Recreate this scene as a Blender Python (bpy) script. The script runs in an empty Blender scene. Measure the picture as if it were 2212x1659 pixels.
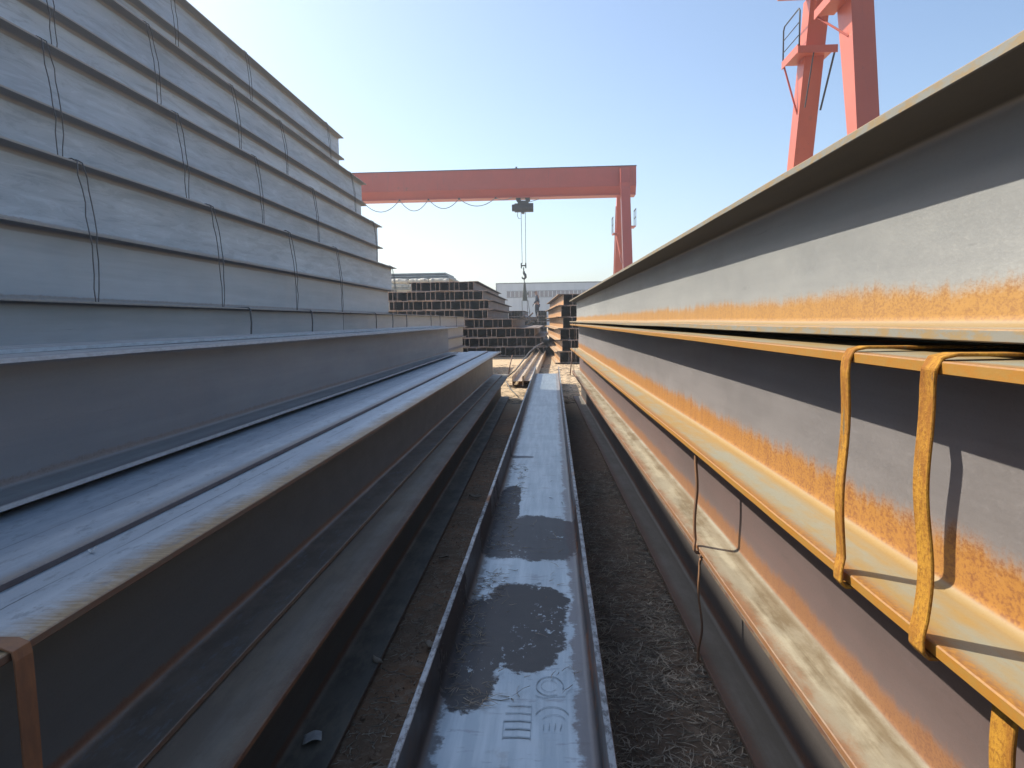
import bpy, bmesh, math, random
from mathutils import Vector, Matrix, noise
random.seed(7)
R = math.radians
sc = bpy.context.scene
COL = sc.collection

# ------------------------------------------------------------------ camera
FPX, WPX = 1534.0, 2212.0
HC = 1.28
v_fwd = Vector((1193-1106, 692-829.5, FPX)).normalized()      # world +Y seen in camera axes (x right, y down, z ahead)
hor = Vector((1, -0.015, 0))
v_dn = v_fwd.cross(hor).normalized()
if v_dn.y < 0: v_dn = -v_dn
v_rt = v_dn.cross(v_fwd).normalized()
if v_rt.x < 0: v_rt = -v_rt
rows = [v_rt, v_fwd, -v_dn]
M = Matrix([(r.x, -r.y, -r.z) for r in rows]).to_4x4()
M.translation = Vector((0, 0, HC))
cd = bpy.data.cameras.new('camera')
cam = bpy.data.objects.new('camera', cd); COL.objects.link(cam)
cam.matrix_world = M
cd.sensor_width = 36.0; cd.lens = 36.0*FPX/WPX
cd.clip_start = 0.02; cd.clip_end = 2500
sc.camera = cam

# ------------------------------------------------------------------ light
SUN = Vector((-0.13, 0.076, 0.132)).normalized()               # towards the sun
elev = math.asin(SUN.z); azim = math.atan2(SUN.x, SUN.y)       # azimuth clockwise from +Y
w = bpy.data.worlds.new('World'); sc.world = w; w.use_nodes = True
nt = w.node_tree; nt.nodes.clear()
sky = nt.nodes.new('ShaderNodeTexSky'); sky.sky_type = 'NISHITA'; sky.sun_disc = False
sky.sun_elevation = elev; sky.sun_rotation = azim
sky.altitude = 50; sky.air_density = 1.0; sky.dust_density = 1.6; sky.ozone_density = 1.9
bg = nt.nodes.new('ShaderNodeBackground'); bg.inputs['Strength'].default_value = 0.14
wo = nt.nodes.new('ShaderNodeOutputWorld')
nt.links.new(sky.outputs[0], bg.inputs[0]); nt.links.new(bg.outputs[0], wo.inputs[0])
sl = bpy.data.lights.new('sun', 'SUN'); sl.energy = 4.5; sl.angle = R(0.53); sl.color = (1.0, 0.93, 0.80)
so = bpy.data.objects.new('sun', sl); COL.objects.link(so)
so.rotation_euler = SUN.to_track_quat('Z', 'Y').to_euler(); so.location = (-20, 12, 30)
sc.view_settings.view_transform = 'Standard'; sc.view_settings.look = 'None'
sc.view_settings.exposure = 0.6; sc.view_settings.gamma = 1.0
sc.view_settings.use_curve_mapping = False

# ------------------------------------------------------------------ node helper
class NB:
    def __init__(s, name):
        s.m = bpy.data.materials.new(name); s.m.use_nodes = True
        s.t = s.m.node_tree; s.t.nodes.clear()
        s.out = s.t.nodes.new('ShaderNodeOutputMaterial')
        s.p = s.t.nodes.new('ShaderNodeBsdfPrincipled')
        s.t.links.new(s.p.outputs[0], s.out.inputs[0])
        s._oc = None
    def put(s, sock, v):
        if v is None: return
        if isinstance(v, bpy.types.NodeSocket): s.t.links.new(v, sock)
        elif isinstance(v, (tuple, list)) and len(v) == 3 and sock.type == 'RGBA': sock.default_value = (*v, 1)
        else: sock.default_value = v
    def m_(s, op, a, b=None, c=None):
        n = s.t.nodes.new('ShaderNodeMath'); n.operation = op
        s.put(n.inputs[0], a); s.put(n.inputs[1], b); s.put(n.inputs[2], c)
        return n.outputs[0]
    def add(s, a, b): return s.m_('ADD', a, b)
    def sub(s, a, b): return s.m_('SUBTRACT', a, b)
    def mul(s, a, b): return s.m_('MULTIPLY', a, b)
    def mx(s, a, b): return s.m_('MAXIMUM', a, b)
    def inv(s, a): return s.m_('SUBTRACT', 1.0, a)
    def absn(s, a): return s.m_('ABSOLUTE', a)
    def ramp(s, v, a, b):
        n = s.t.nodes.new('ShaderNodeMapRange'); n.interpolation_type = 'SMOOTHSTEP'
        s.put(n.inputs['Value'], v)
        if a > b:
            n.inputs['From Min'].default_value = b; n.inputs['From Max'].default_value = a
            n.inputs['To Min'].default_value = 1; n.inputs['To Max'].default_value = 0
        else:
            n.inputs['From Min'].default_value = a; n.inputs['From Max'].default_value = b
        return n.outputs['Result']
    def mix(s, f, a, b):
        n = s.t.nodes.new('ShaderNodeMix'); n.data_type = 'RGBA'
        s.put(n.inputs['Factor'], f); s.put(n.inputs['A'], a) if False else s.put(n.inputs[6], a); s.put(n.inputs[7], b)
        return n.outputs[2]
    def coords(s, shift=True):
        if s._oc is None:
            tc = s.t.nodes.new('ShaderNodeTexCoord')
            sp = s.t.nodes.new('ShaderNodeSeparateXYZ'); s.t.links.new(tc.outputs['Object'], sp.inputs[0])
            sn = s.t.nodes.new('ShaderNodeSeparateXYZ'); s.t.links.new(tc.outputs['Normal'], sn.inputs[0])
            oi = s.t.nodes.new('ShaderNodeObjectInfo')
            s.x, s.y, s.z = sp.outputs; s.nx, s.ny, s.nz = sn.outputs
            s.rnd = oi.outputs['Random']
            c = s.t.nodes.new('ShaderNodeCombineXYZ'); s.put(c.inputs[0], s.mul(s.rnd, 37.0)); s.put(c.inputs[1], s.mul(s.rnd, 91.0))
            va = s.t.nodes.new('ShaderNodeVectorMath'); va.operation = 'ADD'
            s.t.links.new(tc.outputs['Object'], va.inputs[0]); s.t.links.new(c.outputs[0], va.inputs[1])
            s._oc = va.outputs[0]
        return s._oc
    def noise(s, scale, detail=4, rough=.6, st=(1, 1, 1), dist=0.0, col=False):
        v = s.coords()
        mp = s.t.nodes.new('ShaderNodeMapping'); mp.inputs['Scale'].default_value = st
        s.t.links.new(v, mp.inputs[0])
        n = s.t.nodes.new('ShaderNodeTexNoise'); n.inputs['Scale'].default_value = scale
        n.inputs['Detail'].default_value = detail; n.inputs['Roughness'].default_value = rough
        n.inputs['Distortion'].default_value = dist
        s.t.links.new(mp.outputs[0], n.inputs['Vector'])
        return n.outputs['Color'] if col else n.outputs['Fac']
    def bump(s, h, strength=.3, dist=.002):
        b = s.t.nodes.new('ShaderNodeBump'); b.inputs['Strength'].default_value = strength
        b.inputs['Distance'].default_value = dist; s.put(b.inputs['Height'], h)
        s.t.links.new(b.outputs[0], s.p.inputs['Normal'])
    def fin(s, col, rough=.6, metal=0.0, spec=.5):
        s.put(s.p.inputs['Base Color'], col); s.put(s.p.inputs['Roughness'], rough)
        s.put(s.p.inputs['Metallic'], metal); s.put(s.p.inputs['Specular IOR Level'], spec)
        return s.m

def steel(name, web=(.17, .17, .18), web2=(.12, .12, .125), rust=(.42, .20, .035), rust2=(.20, .075, .02),
          band=.10, flange=(.42, .40, .33), flange2=(.38, .26, .10), tip=.02, end=(.10, .08, .07), rough=.42,
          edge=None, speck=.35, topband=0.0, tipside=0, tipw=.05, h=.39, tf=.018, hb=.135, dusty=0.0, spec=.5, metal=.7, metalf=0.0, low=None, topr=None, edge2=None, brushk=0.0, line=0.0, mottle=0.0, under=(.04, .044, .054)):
    """rolled I section in its own axes: x across (0 = web), y along, z up from the underside"""
    b = NB(name); b.coords()
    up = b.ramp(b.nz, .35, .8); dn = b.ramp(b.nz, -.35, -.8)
    side = b.ramp(b.absn(b.nz), .85, .45)
    big = b.noise(1.3, 5, .6, (1.2, .5, 2.5)); mid = b.noise(9, 5, .65, (1, .5, 1)); fine = b.noise(190, 4, .7, (1, .6, 1))
    streak = b.noise(26, 4, .6, (1, 1, .12)); along = b.noise(7, 5, .65, (3, .12, 3))
    pits = b.noise(60, 3, .8, (1, .35, 1.4))
    c = b.mix(b.ramp(b.add(b.mul(big, .6), b.mul(along, .4)), .35, .68), web2, web)
    hs = b.t.nodes.new('ShaderNodeHueSaturation'); b.put(hs.inputs['Value'], b.add(.90, b.mul(b.rnd, .2))); b.put(hs.inputs['Color'], c); c = hs.outputs[0]
    scf = b.mul(b.ramp(b.noise(14, 5, .75, (1, .14, 3.5), .6), .64, .70), .30)
    c = b.mix(scf, c, web2 if False else tuple(v*.55 for v in web2))
    pk = b.mul(b.ramp(pits, .62, .75), speck)
    c = b.mix(pk, c, rust2)
    me_ = b.mul(metal, b.inv(pk))
    if mottle:
        mt = b.noise(9, 6, .72, (1, .22, 1.6), .8)
        c = b.mix(b.mul(b.ramp(mt, .50, .60), mottle), c, tuple(v*.62 for v in web2))
        c = b.mix(b.mul(b.ramp(mt, .44, .38), mottle*.6), c, tuple(min(1, v*1.25) for v in web))
    # rust creeping up the web from the lower flange
    if band > 0:
        t = b.m_('DIVIDE', b.sub(b.z, tf), band)
        t = b.add(t, b.mul(b.sub(fine, .5), .55)); t = b.add(t, b.mul(b.sub(streak, .5), .7)); t = b.add(t, b.mul(b.sub(mid, .5), .5))
        t = b.add(t, b.mul(b.sub(b.noise(1.7, 3, .6, (1, 1, .2)), .5), .45))
        bm_ = b.mul(b.ramp(t, 1.08, .62), side)
        rc = b.mix(b.ramp(b.add(b.mul(fine, .75), b.mul(streak, .25)), .38, .56), rust2, rust)
        c = b.mix(b.mul(bm_, .95), c, rc)
        me_ = b.mul(me_, b.inv(bm_))
    if topband > 0:
        t = b.m_('DIVIDE', b.sub(h-tf, b.z), topband)
        t = b.add(t, b.mul(b.sub(mid, .5), 1.0))
        c = b.mix(b.mul(b.mul(b.ramp(t, 1.1, .6), side), .7), c, rust2)
    # flange faces that look up
    ax = b.absn(b.x)
    fl = b.mix(b.ramp(b.add(b.mul(along, .5), b.mul(mid, .5)), .40, .60), flange, flange2)
    inner = b.ramp(b.add(ax, b.mul(b.sub(mid, .5), .035)), .055, .02)
    fl = b.mix(b.mul(inner, .8), fl, flange2)
    xs = ax if tipside == 0 else b.mul(b.x, float(tipside))
    brush = b.noise(95, 6, .72, (.16, 1, .1), .35)
    tp = b.add(b.add(xs, b.mul(b.sub(brush, .5), tipw*1.3*brushk)), b.mul(b.sub(b.mix(brushk, fine, mid), .5), tipw*.8))
    tr_ = b.ramp(tp, hb-tipw, hb-.004)
    fl = b.mix(b.mul(tr_, .9), fl, b.mix(b.ramp(brush if brushk else fine, .35, .65), topr or rust2, tuple(q*.6 for q in topr) if topr else rust))
    fl = b.mix(b.mul(b.ramp(b.noise(300, 2, .6), .62, .72), .3), fl, rust2)
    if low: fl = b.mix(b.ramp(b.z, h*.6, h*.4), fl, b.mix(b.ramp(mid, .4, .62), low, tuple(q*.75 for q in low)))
    if dusty: fl = b.mix(b.mul(b.ramp(b.noise(11, 6, .7, (1, .3, 1)), .45, .62), dusty), fl, (.30, .27, .20))
    if line:
        q = b.absn(b.add(b.sub(b.x, line), b.mul(b.sub(b.noise(25, 4, .6, (1, .4, 1)), .5), .012)))
        fl = b.mix(b.mul(b.ramp(q, .0028, .0008), b.ramp(along, .40, .52)), fl, tuple(v*.35 for v in flange2))
        fl = b.mix(b.mul(b.ramp(b.noise(38, 6, .8, (1, .3, 1)), .54, .62), .5), fl, tuple(v*.5 for v in flange2))
    c = b.mix(up, c, fl)
    me_ = b.add(b.mul(me_, b.inv(up)), b.mul(b.mul(up, b.mul(metalf, b.ramp(b.z, h*.4, h*.6)) if low else metalf), b.inv(tr_)))
    c = b.mix(b.mul(dn, .85), c, under)  # under colour on downward faces paints in the shade beneath the flanges
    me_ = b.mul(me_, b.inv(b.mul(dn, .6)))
    # flange edges
    if edge:
        em = b.mul(b.ramp(ax, hb-.006, hb-.0015), side)
        ec = b.mix(b.ramp(b.noise(45, 5, .75, (1, .5, 1.2)), .42, .60), edge, edge2 or rust)
        c = b.mix(em, c, ec)
        me_ = b.mul(me_, b.inv(em))
    c = b.mix(b.ramp(b.absn(b.ny), .7, .9), c, end)
    rr = b.add(rough, b.mul(b.sub(mid, .5), .25))
    rr = b.add(rr, b.mul(b.ramp(fine, .5, .7), .12))
    b.bump(b.add(b.mul(fine, .5), b.mul(mid, 1.2)), .35, .0012)
    me_ = b.mul(me_, b.ramp(b.absn(b.ny), .9, .7))
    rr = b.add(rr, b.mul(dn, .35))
    return b.fin(c, rr, me_, b.mul(spec, b.inv(b.mul(dn, .8))))

def plain(name, c1, c2=None, scale=6, rough=.6, bumps=.2, st=(1, 1, 1), metal=0.0, bd=.002, det=5):
    b = NB(name); b.coords()
    c2 = c2 or tuple(x*.8 for x in c1)
    n = b.noise(scale, det, .65, st)
    b.bump(b.noise(scale*6, 4, .6, st), bumps, bd)
    return b.fin(b.mix(b.ramp(n, .35, .65), c1, c2), rough, metal)

# ------------------------------------------------------------------ object helpers
def tag(o, label=None, cat=None, group=None, kind=None):
    if label: o['label'] = label
    if cat: o['category'] = cat
    if group: o['group'] = group
    if kind: o['kind'] = kind
    return o
def link(name, me, mat=None, parent=None, loc=None, rotz=0.0):
    o = bpy.data.objects.new(name, me); COL.objects.link(o)
    if mat and me and not me.materials: me.materials.append(mat)
    if parent: o.parent = parent
    if loc is not None: o.location = loc
    if rotz: o.rotation_euler = (0, 0, rotz)
    return o
def empty(name, loc=(0, 0, 0), rotz=0.0):
    o = bpy.data.objects.new(name, None); COL.objects.link(o); o.location = loc; o.rotation_euler = (0, 0, rotz)
    o.empty_display_size = .1
    return o
def mesh(name, vs, fs, smooth=False):
    me = bpy.data.meshes.new(name); me.from_pydata([tuple(v) for v in vs], [], fs)
    me.update()
    if smooth:
        for p in me.polygons: p.use_smooth = True
    return me
class G:
    """collects simple solids into one mesh"""
    def __init__(s): s.v = []; s.f = []
    def raw(s, vs, fs):
        k = len(s.v); s.v += [Vector(v) for v in vs]; s.f += [tuple(i+k for i in f) for f in fs]; return s
    def box(s, a, b_):
        x0, y0, z0 = a; x1, y1, z1 = b_
        return s.raw([(x0, y0, z0), (x1, y0, z0), (x1, y1, z0), (x0, y1, z0), (x0, y0, z1), (x1, y0, z1), (x1, y1, z1), (x0, y1, z1)],
                     [(0, 3, 2, 1), (4, 5, 6, 7), (0, 1, 5, 4), (1, 2, 6, 5), (2, 3, 7, 6), (3, 0, 4, 7)])
    def hexa(s, bot, top):
        return s.raw(list(bot)+list(top), [(0, 3, 2, 1), (4, 5, 6, 7), (0, 1, 5, 4), (1, 2, 6, 5), (2, 3, 7, 6), (3, 0, 4, 7)])
    def tube(s, pts, r, n=6, cap=True):
        pts = [Vector(p) for p in pts]; k0 = len(s.v)
        rs = r if isinstance(r, (list, tuple)) else [r]*len(pts)
        u = None
        for i, p in enumerate(pts):
            d = (pts[min(i+1, len(pts)-1)]-pts[max(i-1, 0)]).normalized()
            if u is None: u = d.orthogonal().normalized()
            else: u = (u-d*u.dot(d)).normalized()
            w_ = d.cross(u)
            for j in range(n):
                a = 2*math.pi*j/n; s.v.append(p+(u*math.cos(a)+w_*math.sin(a))*rs[i])
        for i in range(len(pts)-1):
            for j in range(n):
                a = k0+i*n+j; b_ = k0+i*n+(j+1) % n
                s.f.append((a, b_, b_+n, a+n))
        if cap:
            s.f.append(tuple(k0+j for j in reversed(range(n)))); s.f.append(tuple(k0+(len(pts)-1)*n+j for j in range(n)))
        return s
    def bar(s, a, b_, w_, t, up=(0, 0, 1)):
        a = Vector(a); b_ = Vector(b_); d = (b_-a).normalized(); up = Vector(up)
        sd = d.cross(up); sd = sd.normalized() if sd.length > 1e-4 else Vector((1, 0, 0)); up = sd.cross(d)
        q = [(-w_/2, -t/2), (w_/2, -t/2), (w_/2, t/2), (-w_/2, t/2)]
        return s.hexa([a+sd*x+up*y for x, y in q], [b_+sd*x+up*y for x, y in q])
    def ribbon(s, pts, width, thick, ys=None):
        """flat bar bent in the XZ plane, its width along Y"""
        pts = [Vector(p) for p in pts]; k0 = len(s.v); n = len(pts)
        for i, p in enumerate(pts):
            d = (pts[min(i+1, n-1)]-pts[max(i-1, 0)]); d.y = 0; d.normalize()
            nn = Vector((-d.z, 0, d.x))
            for yy, tt in ((-.5, -.5), (.5, -.5), (.5, .5), (-.5, .5)):
                s.v.append(p+Vector((0, yy*width, 0))+nn*tt*thick)
        for i in range(n-1):
            for j in range(4):
                a = k0+i*4+j; b_ = k0+i*4+(j+1) % 4; s.f.append((a, b_, b_+4, a+4))
        s.f.append((k0+3, k0+2, k0+1, k0)); e = k0+(n-1)*4; s.f.append((e, e+1, e+2, e+3))
        return s
    def me(s, name, smooth=False): return mesh(name, s.v, s.f, smooth)
    def obj(s, name, mat, parent=None, loc=None, smooth=False, bevel=0.0, rotz=0):
        me = s.me(name, smooth)
        bmx = bmesh.new(); bmx.from_mesh(me); bmesh.ops.recalc_face_normals(bmx, faces=bmx.faces)
        if bevel: bmesh.ops.bevel(bmx, geom=[e for e in bmx.edges], offset=bevel, segments=1, affect='EDGES', clamp_overlap=True)
        bmx.to_mesh(me); bmx.free()
        return link(name, me, mat, parent, loc, rotz)

def beam_mesh(name, h, b, tw, tf, L, r=.018, segs=1, wob=0.0, seed=0, bev=.002):
    pr = []                                                    # half profile on +x side, from bottom centre to top centre
    hb = b/2
    def fil(cx, cz, a0, a1, rr, n=4): return [(cx+rr*math.cos(R(a0+(a1-a0)*i/n)), cz+rr*math.sin(R(a0+(a1-a0)*i/n))) for i in range(n+1)]
    right = [(hb-bev, 0), (hb, bev), (hb, tf-bev), (hb-bev, tf)]
    right += fil(tw/2+r, tf+r, 270, 180, r) + fil(tw/2+r, h-tf-r, 180, 90, r)
    right += [(hb-bev, h-tf), (hb, h-tf+bev), (hb, h-bev), (hb-bev, h)]
    prof = right + [(-x, z) for x, z in reversed(right)]
    n = len(prof); vs = []; fs = []; rg = random.Random(seed)
    for i in range(segs+1):
        y = L*i/segs
        for j, (x, z) in enumerate(prof):
            dx = dz = 0
            if wob:
                q = Vector((y*.7+seed*3.1, x*2, z*2+seed)); dx = noise.noise(q)*wob*.7; dz = noise.noise(q+Vector((9, 4, 2)))*wob*.7
                if abs(x) > hb*.6:
                    q2 = Vector((y*6+seed, x*9, z*5)); dz += noise.noise(q2)*wob*.25; dx += noise.noise(q2+Vector((3, 3, 3)))*wob*.25
            vs.append((x+dx, y, z+dz))
    for i in range(segs):
        for j in range(n):
            a = i*n+j; c = i*n+(j+1) % n; fs.append((a, c, c+n, a+n))
    fs.append(tuple(range(n))); fs.append(tuple(segs*n+j for j in reversed(range(n))))
    me = mesh(name, vs, fs)
    bmx = bmesh.new(); bmx.from_mesh(me); bmesh.ops.recalc_face_normals(bmx, faces=bmx.faces)
    for e in bmx.edges:
        if len(e.link_faces) == 2 and e.calc_face_angle(0) > R(32): e.smooth = False
    for f in bmx.faces: f.smooth = len(f.verts) == 4
    bmx.to_mesh(me); bmx.free()
    return me
ORD = ['zeroth', 'first', 'second', 'third', 'fourth', 'fifth', 'sixth', 'seventh', 'eighth', 'ninth', 'tenth', 'eleventh', 'twelfth', 'thirteenth', 'fourteenth',
       'fifteenth', 'sixteenth', 'seventeenth', 'eighteenth', 'nineteenth', 'twentieth', 'twenty-first', 'twenty-second', 'twenty-third', 'twenty-fourth', 'twenty-fifth']

# ------------------------------------------------------------------ materials
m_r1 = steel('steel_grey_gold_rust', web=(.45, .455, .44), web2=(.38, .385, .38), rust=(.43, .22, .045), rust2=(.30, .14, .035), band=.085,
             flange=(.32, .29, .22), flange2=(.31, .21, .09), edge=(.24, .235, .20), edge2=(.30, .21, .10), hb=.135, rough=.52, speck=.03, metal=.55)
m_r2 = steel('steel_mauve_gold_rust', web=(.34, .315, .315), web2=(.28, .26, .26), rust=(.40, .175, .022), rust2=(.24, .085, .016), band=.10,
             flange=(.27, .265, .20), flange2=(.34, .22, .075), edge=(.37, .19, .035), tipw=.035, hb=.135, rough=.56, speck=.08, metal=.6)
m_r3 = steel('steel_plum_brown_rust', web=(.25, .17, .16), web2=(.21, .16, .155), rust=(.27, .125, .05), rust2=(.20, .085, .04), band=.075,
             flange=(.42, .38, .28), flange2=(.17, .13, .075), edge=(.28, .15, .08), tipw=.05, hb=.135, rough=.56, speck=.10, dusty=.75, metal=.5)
m_r4 = steel('steel_brown_dark', web=(.12, .105, .10), web2=(.09, .08, .075), rust=(.16, .08, .05), rust2=(.09, .05, .035), band=.05,
             flange=(.17, .155, .13), flange2=(.13, .115, .09), edge=(.18, .14, .10), hb=.135, rough=.6, metal=.3)  # darkest brown of the right-stack steels
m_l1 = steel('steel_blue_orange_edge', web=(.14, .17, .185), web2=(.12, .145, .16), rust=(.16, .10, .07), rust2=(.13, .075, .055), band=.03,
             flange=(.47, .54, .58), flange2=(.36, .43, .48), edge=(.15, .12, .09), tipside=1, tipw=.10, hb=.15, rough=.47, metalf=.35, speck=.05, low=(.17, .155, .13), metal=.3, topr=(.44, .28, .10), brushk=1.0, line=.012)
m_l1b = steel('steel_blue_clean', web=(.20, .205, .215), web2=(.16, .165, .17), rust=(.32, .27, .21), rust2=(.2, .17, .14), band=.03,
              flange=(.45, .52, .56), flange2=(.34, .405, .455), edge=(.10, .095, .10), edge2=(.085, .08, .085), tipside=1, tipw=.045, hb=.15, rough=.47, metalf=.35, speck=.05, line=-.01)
m_l2 = steel('steel_brown_grey', web=(.13, .135, .13), web2=(.11, .11, .105), rust=(.16, .10, .07), rust2=(.12, .08, .06), band=.04,
             flange=(.23, .215, .18), flange2=(.19, .165, .13), edge=(.22, .14, .09), hb=.15, rough=.6, dusty=.3, metal=.2, metalf=.1, low=(.15, .14, .115), spec=.25)  # brown-grey steel of the ground-level left beams
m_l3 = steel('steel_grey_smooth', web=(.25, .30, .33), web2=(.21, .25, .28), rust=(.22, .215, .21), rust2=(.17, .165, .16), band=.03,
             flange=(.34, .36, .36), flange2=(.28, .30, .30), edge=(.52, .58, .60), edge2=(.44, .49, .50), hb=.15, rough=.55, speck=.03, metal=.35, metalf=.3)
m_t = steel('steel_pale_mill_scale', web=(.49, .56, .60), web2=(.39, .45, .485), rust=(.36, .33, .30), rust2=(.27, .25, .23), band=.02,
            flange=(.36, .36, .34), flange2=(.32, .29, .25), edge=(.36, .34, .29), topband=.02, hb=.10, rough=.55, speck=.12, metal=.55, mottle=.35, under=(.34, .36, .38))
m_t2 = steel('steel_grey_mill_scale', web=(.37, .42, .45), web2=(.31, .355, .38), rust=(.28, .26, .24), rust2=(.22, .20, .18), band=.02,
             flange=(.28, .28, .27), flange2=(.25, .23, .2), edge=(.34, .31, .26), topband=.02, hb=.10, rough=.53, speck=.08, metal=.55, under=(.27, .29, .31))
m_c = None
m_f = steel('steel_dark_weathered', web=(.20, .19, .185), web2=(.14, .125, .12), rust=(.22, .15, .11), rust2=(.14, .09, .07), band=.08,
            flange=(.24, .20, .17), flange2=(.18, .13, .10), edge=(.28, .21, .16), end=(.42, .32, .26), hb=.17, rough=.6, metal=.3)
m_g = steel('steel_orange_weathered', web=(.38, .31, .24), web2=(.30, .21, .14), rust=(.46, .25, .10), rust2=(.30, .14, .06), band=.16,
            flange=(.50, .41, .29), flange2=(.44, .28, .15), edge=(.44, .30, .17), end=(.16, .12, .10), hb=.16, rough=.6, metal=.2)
b = NB('strap_orange_rust'); b.coords()
n1 = b.noise(22, 5, .75, (1, 1, .3)); n2 = b.noise(160, 4, .75); n3 = b.noise(30, 5, .8, (1, 2.2, .22))
c = b.mix(b.ramp(n1, .36, .64), (.30, .12, .022), (.52, .26, .035))
c = b.mix(b.mul(b.ramp(n2, .48, .62), .6), c, (.22, .085, .02))
c = b.mix(b.mul(b.ramp(n3, .60, .66), .85), c, (.12, .12, .09))
b.bump(b.add(n2, b.mul(n1, .8)), .8, .0015)
m_strap = b.fin(c, .8, 0, .2)
m_strapd = plain('strap_brown_rust', (.30, .15, .07), (.18, .10, .06), 16, .7, .5, (1, 1, .35), bd=.001)
m_wire = plain('wire_dull', (.15, .145, .14), (.11, .105, .10), 20, .6, .2)
m_wireR = plain('wire_brown', (.22, .12, .07), (.12, .07, .05), 30, .65, .2)
def paint(name, c1, c2):
    b = NB(name); b.coords()
    c = b.mix(b.ramp(b.noise(.7, 5, .65), .35, .65), c1, c2)
    c = b.mix(b.mul(b.ramp(b.noise(6, 5, .7, (1, 1, .08)), .58, .72), .35), c, (.20, .08, .06))
    c = b.mix(b.mul(b.ramp(b.noise(2.2, 6, .75), .66, .70), .7), c, (.16, .07, .04))
    b.bump(b.noise(1.5, 2, .5), .15, .02)
    return b.fin(c, .42, 0, .5)
m_red = paint('paint_crane_red', (.52, .12, .06), (.46, .105, .055))
m_redd = paint('paint_crane_red_old', (.46, .075, .045), (.41, .07, .042))
m_dark = plain('machine_dark', (.035, .042, .045), (.02, .025, .03), 8, .5, .2)
m_rope = plain('rope_steel', (.07, .075, .08), (.05, .05, .05), 40, .5, .2)
m_cable = plain('cable_grey', (.22, .25, .26), (.18, .2, .2), 10, .5, .1)
m_wood = plain('timber_old', (.22, .16, .10), (.13, .09, .06), 14, .85, .6, (1, .2, 1))

# ------------------------------------------------------------------ ground
def axis(lo, hi, c0, c1, fine, grow):
    a = [c0]
    while a[-1] < c1: a.append(a[-1]+fine)
    st = fine
    while a[-1] < hi: st *= grow; a.append(min(hi, a[-1]+st))
    st = fine; left = []
    x = c0
    while x > lo: st *= grow; x = max(lo, x-st); left.append(x)
    return sorted(left)+a
xs = axis(-700, 700, -1.0, 1.3, .022, 1.22); ys = axis(-300, 1500, .7, 5.2, .022, 1.09)
gv = []; nx_ = len(xs)
for y in ys:
    for x in xs:
        z = 0.0
        if abs(x) < 4 and -2 < y < 30:
            p = Vector((x, y, 0)); k = 1 if y < 8 else 1.3
            z = .012*noise.noise(p*3.1)*k + .010*noise.noise(p*9+Vector((5, 1, 0)))*k + .006*noise.noise(p*26)
        gv.append((x, y, z-.012))
gf = [(j*nx_+i, j*nx_+i+1, (j+1)*nx_+i+1, (j+1)*nx_+i) for j in range(len(ys)-1) for i in range(nx_-1)]
b = NB('soil_dry'); b.coords()
g1 = b.noise(1.1, 6, .6); g2 = b.noise(18, 5, .7); g3 = b.noise(90, 4, .7)
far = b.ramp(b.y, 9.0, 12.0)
c = b.mix(b.ramp(g1, .38, .62), (.20, .135, .085), (.31, .175, .095))
c = b.mix(b.mul(b.ramp(g2, .5, .68), .6), c, (.36, .28, .20))
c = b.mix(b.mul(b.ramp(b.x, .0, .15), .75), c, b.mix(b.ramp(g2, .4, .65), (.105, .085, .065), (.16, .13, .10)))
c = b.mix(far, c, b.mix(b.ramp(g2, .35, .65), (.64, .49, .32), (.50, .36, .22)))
c = b.mix(b.mul(b.ramp(g3, .55, .7), .5), c, (.11, .085, .06))
b.bump(b.add(b.mul(g2, .6), b.mul(g3, .5)), .8, .012)
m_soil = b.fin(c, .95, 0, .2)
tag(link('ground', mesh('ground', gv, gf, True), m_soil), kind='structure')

# ------------------------------------------------------------------ I beams
def put_beam(me, mat, X, Y, Z, label, group, rotz=0.0, rotx=0.0, roty=0.0, cat='steel beam'):
    key = me.name+'|'+mat.name
    if key not in CACHE:
        m2 = me.copy() if me.materials and me.materials[0] != mat else me
        if not m2.materials: m2.materials.append(mat)
        else: m2.materials[0] = mat
        CACHE[key] = m2
    o = bpy.data.objects.new('steel_beam', CACHE[key]); COL.objects.link(o)
    o.location = (X, Y, Z); o.rotation_euler = (rotx, roty, rotz)
    return tag(o, label, cat, group, 'thing')
CACHE = {}

# --- right-hand stack (its axis swings 1.3 degrees towards the lane)
TH = R(1.302); cu, su = math.cos(TH), math.sin(TH)
def rp(V, U, Z): return (V*cu-U*su, V*su+U*cu, Z)
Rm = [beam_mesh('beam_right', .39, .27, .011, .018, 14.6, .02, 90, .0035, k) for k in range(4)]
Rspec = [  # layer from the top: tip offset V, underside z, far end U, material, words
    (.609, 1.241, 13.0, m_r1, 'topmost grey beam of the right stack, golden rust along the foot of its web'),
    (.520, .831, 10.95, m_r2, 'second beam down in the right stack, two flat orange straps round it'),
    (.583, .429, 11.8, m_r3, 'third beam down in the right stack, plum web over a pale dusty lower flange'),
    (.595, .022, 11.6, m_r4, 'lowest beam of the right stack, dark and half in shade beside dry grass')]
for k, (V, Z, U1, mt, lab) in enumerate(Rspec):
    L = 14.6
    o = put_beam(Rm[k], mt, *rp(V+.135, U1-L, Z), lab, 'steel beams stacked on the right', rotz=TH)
    for j, w2 in ((1, 'second row back'), (2, 'third row back')):
        put_beam(Rm[(k+j) % 4], m_r2 if j == 1 else m_r3, *rp(V+.135+.29*j, U1-L-.1*j, Z), 'beam in the %s of the right stack, %s layer from the top' % (w2, ORD[k+1]),
                 'steel beams stacked on the right', rotz=TH)
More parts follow.
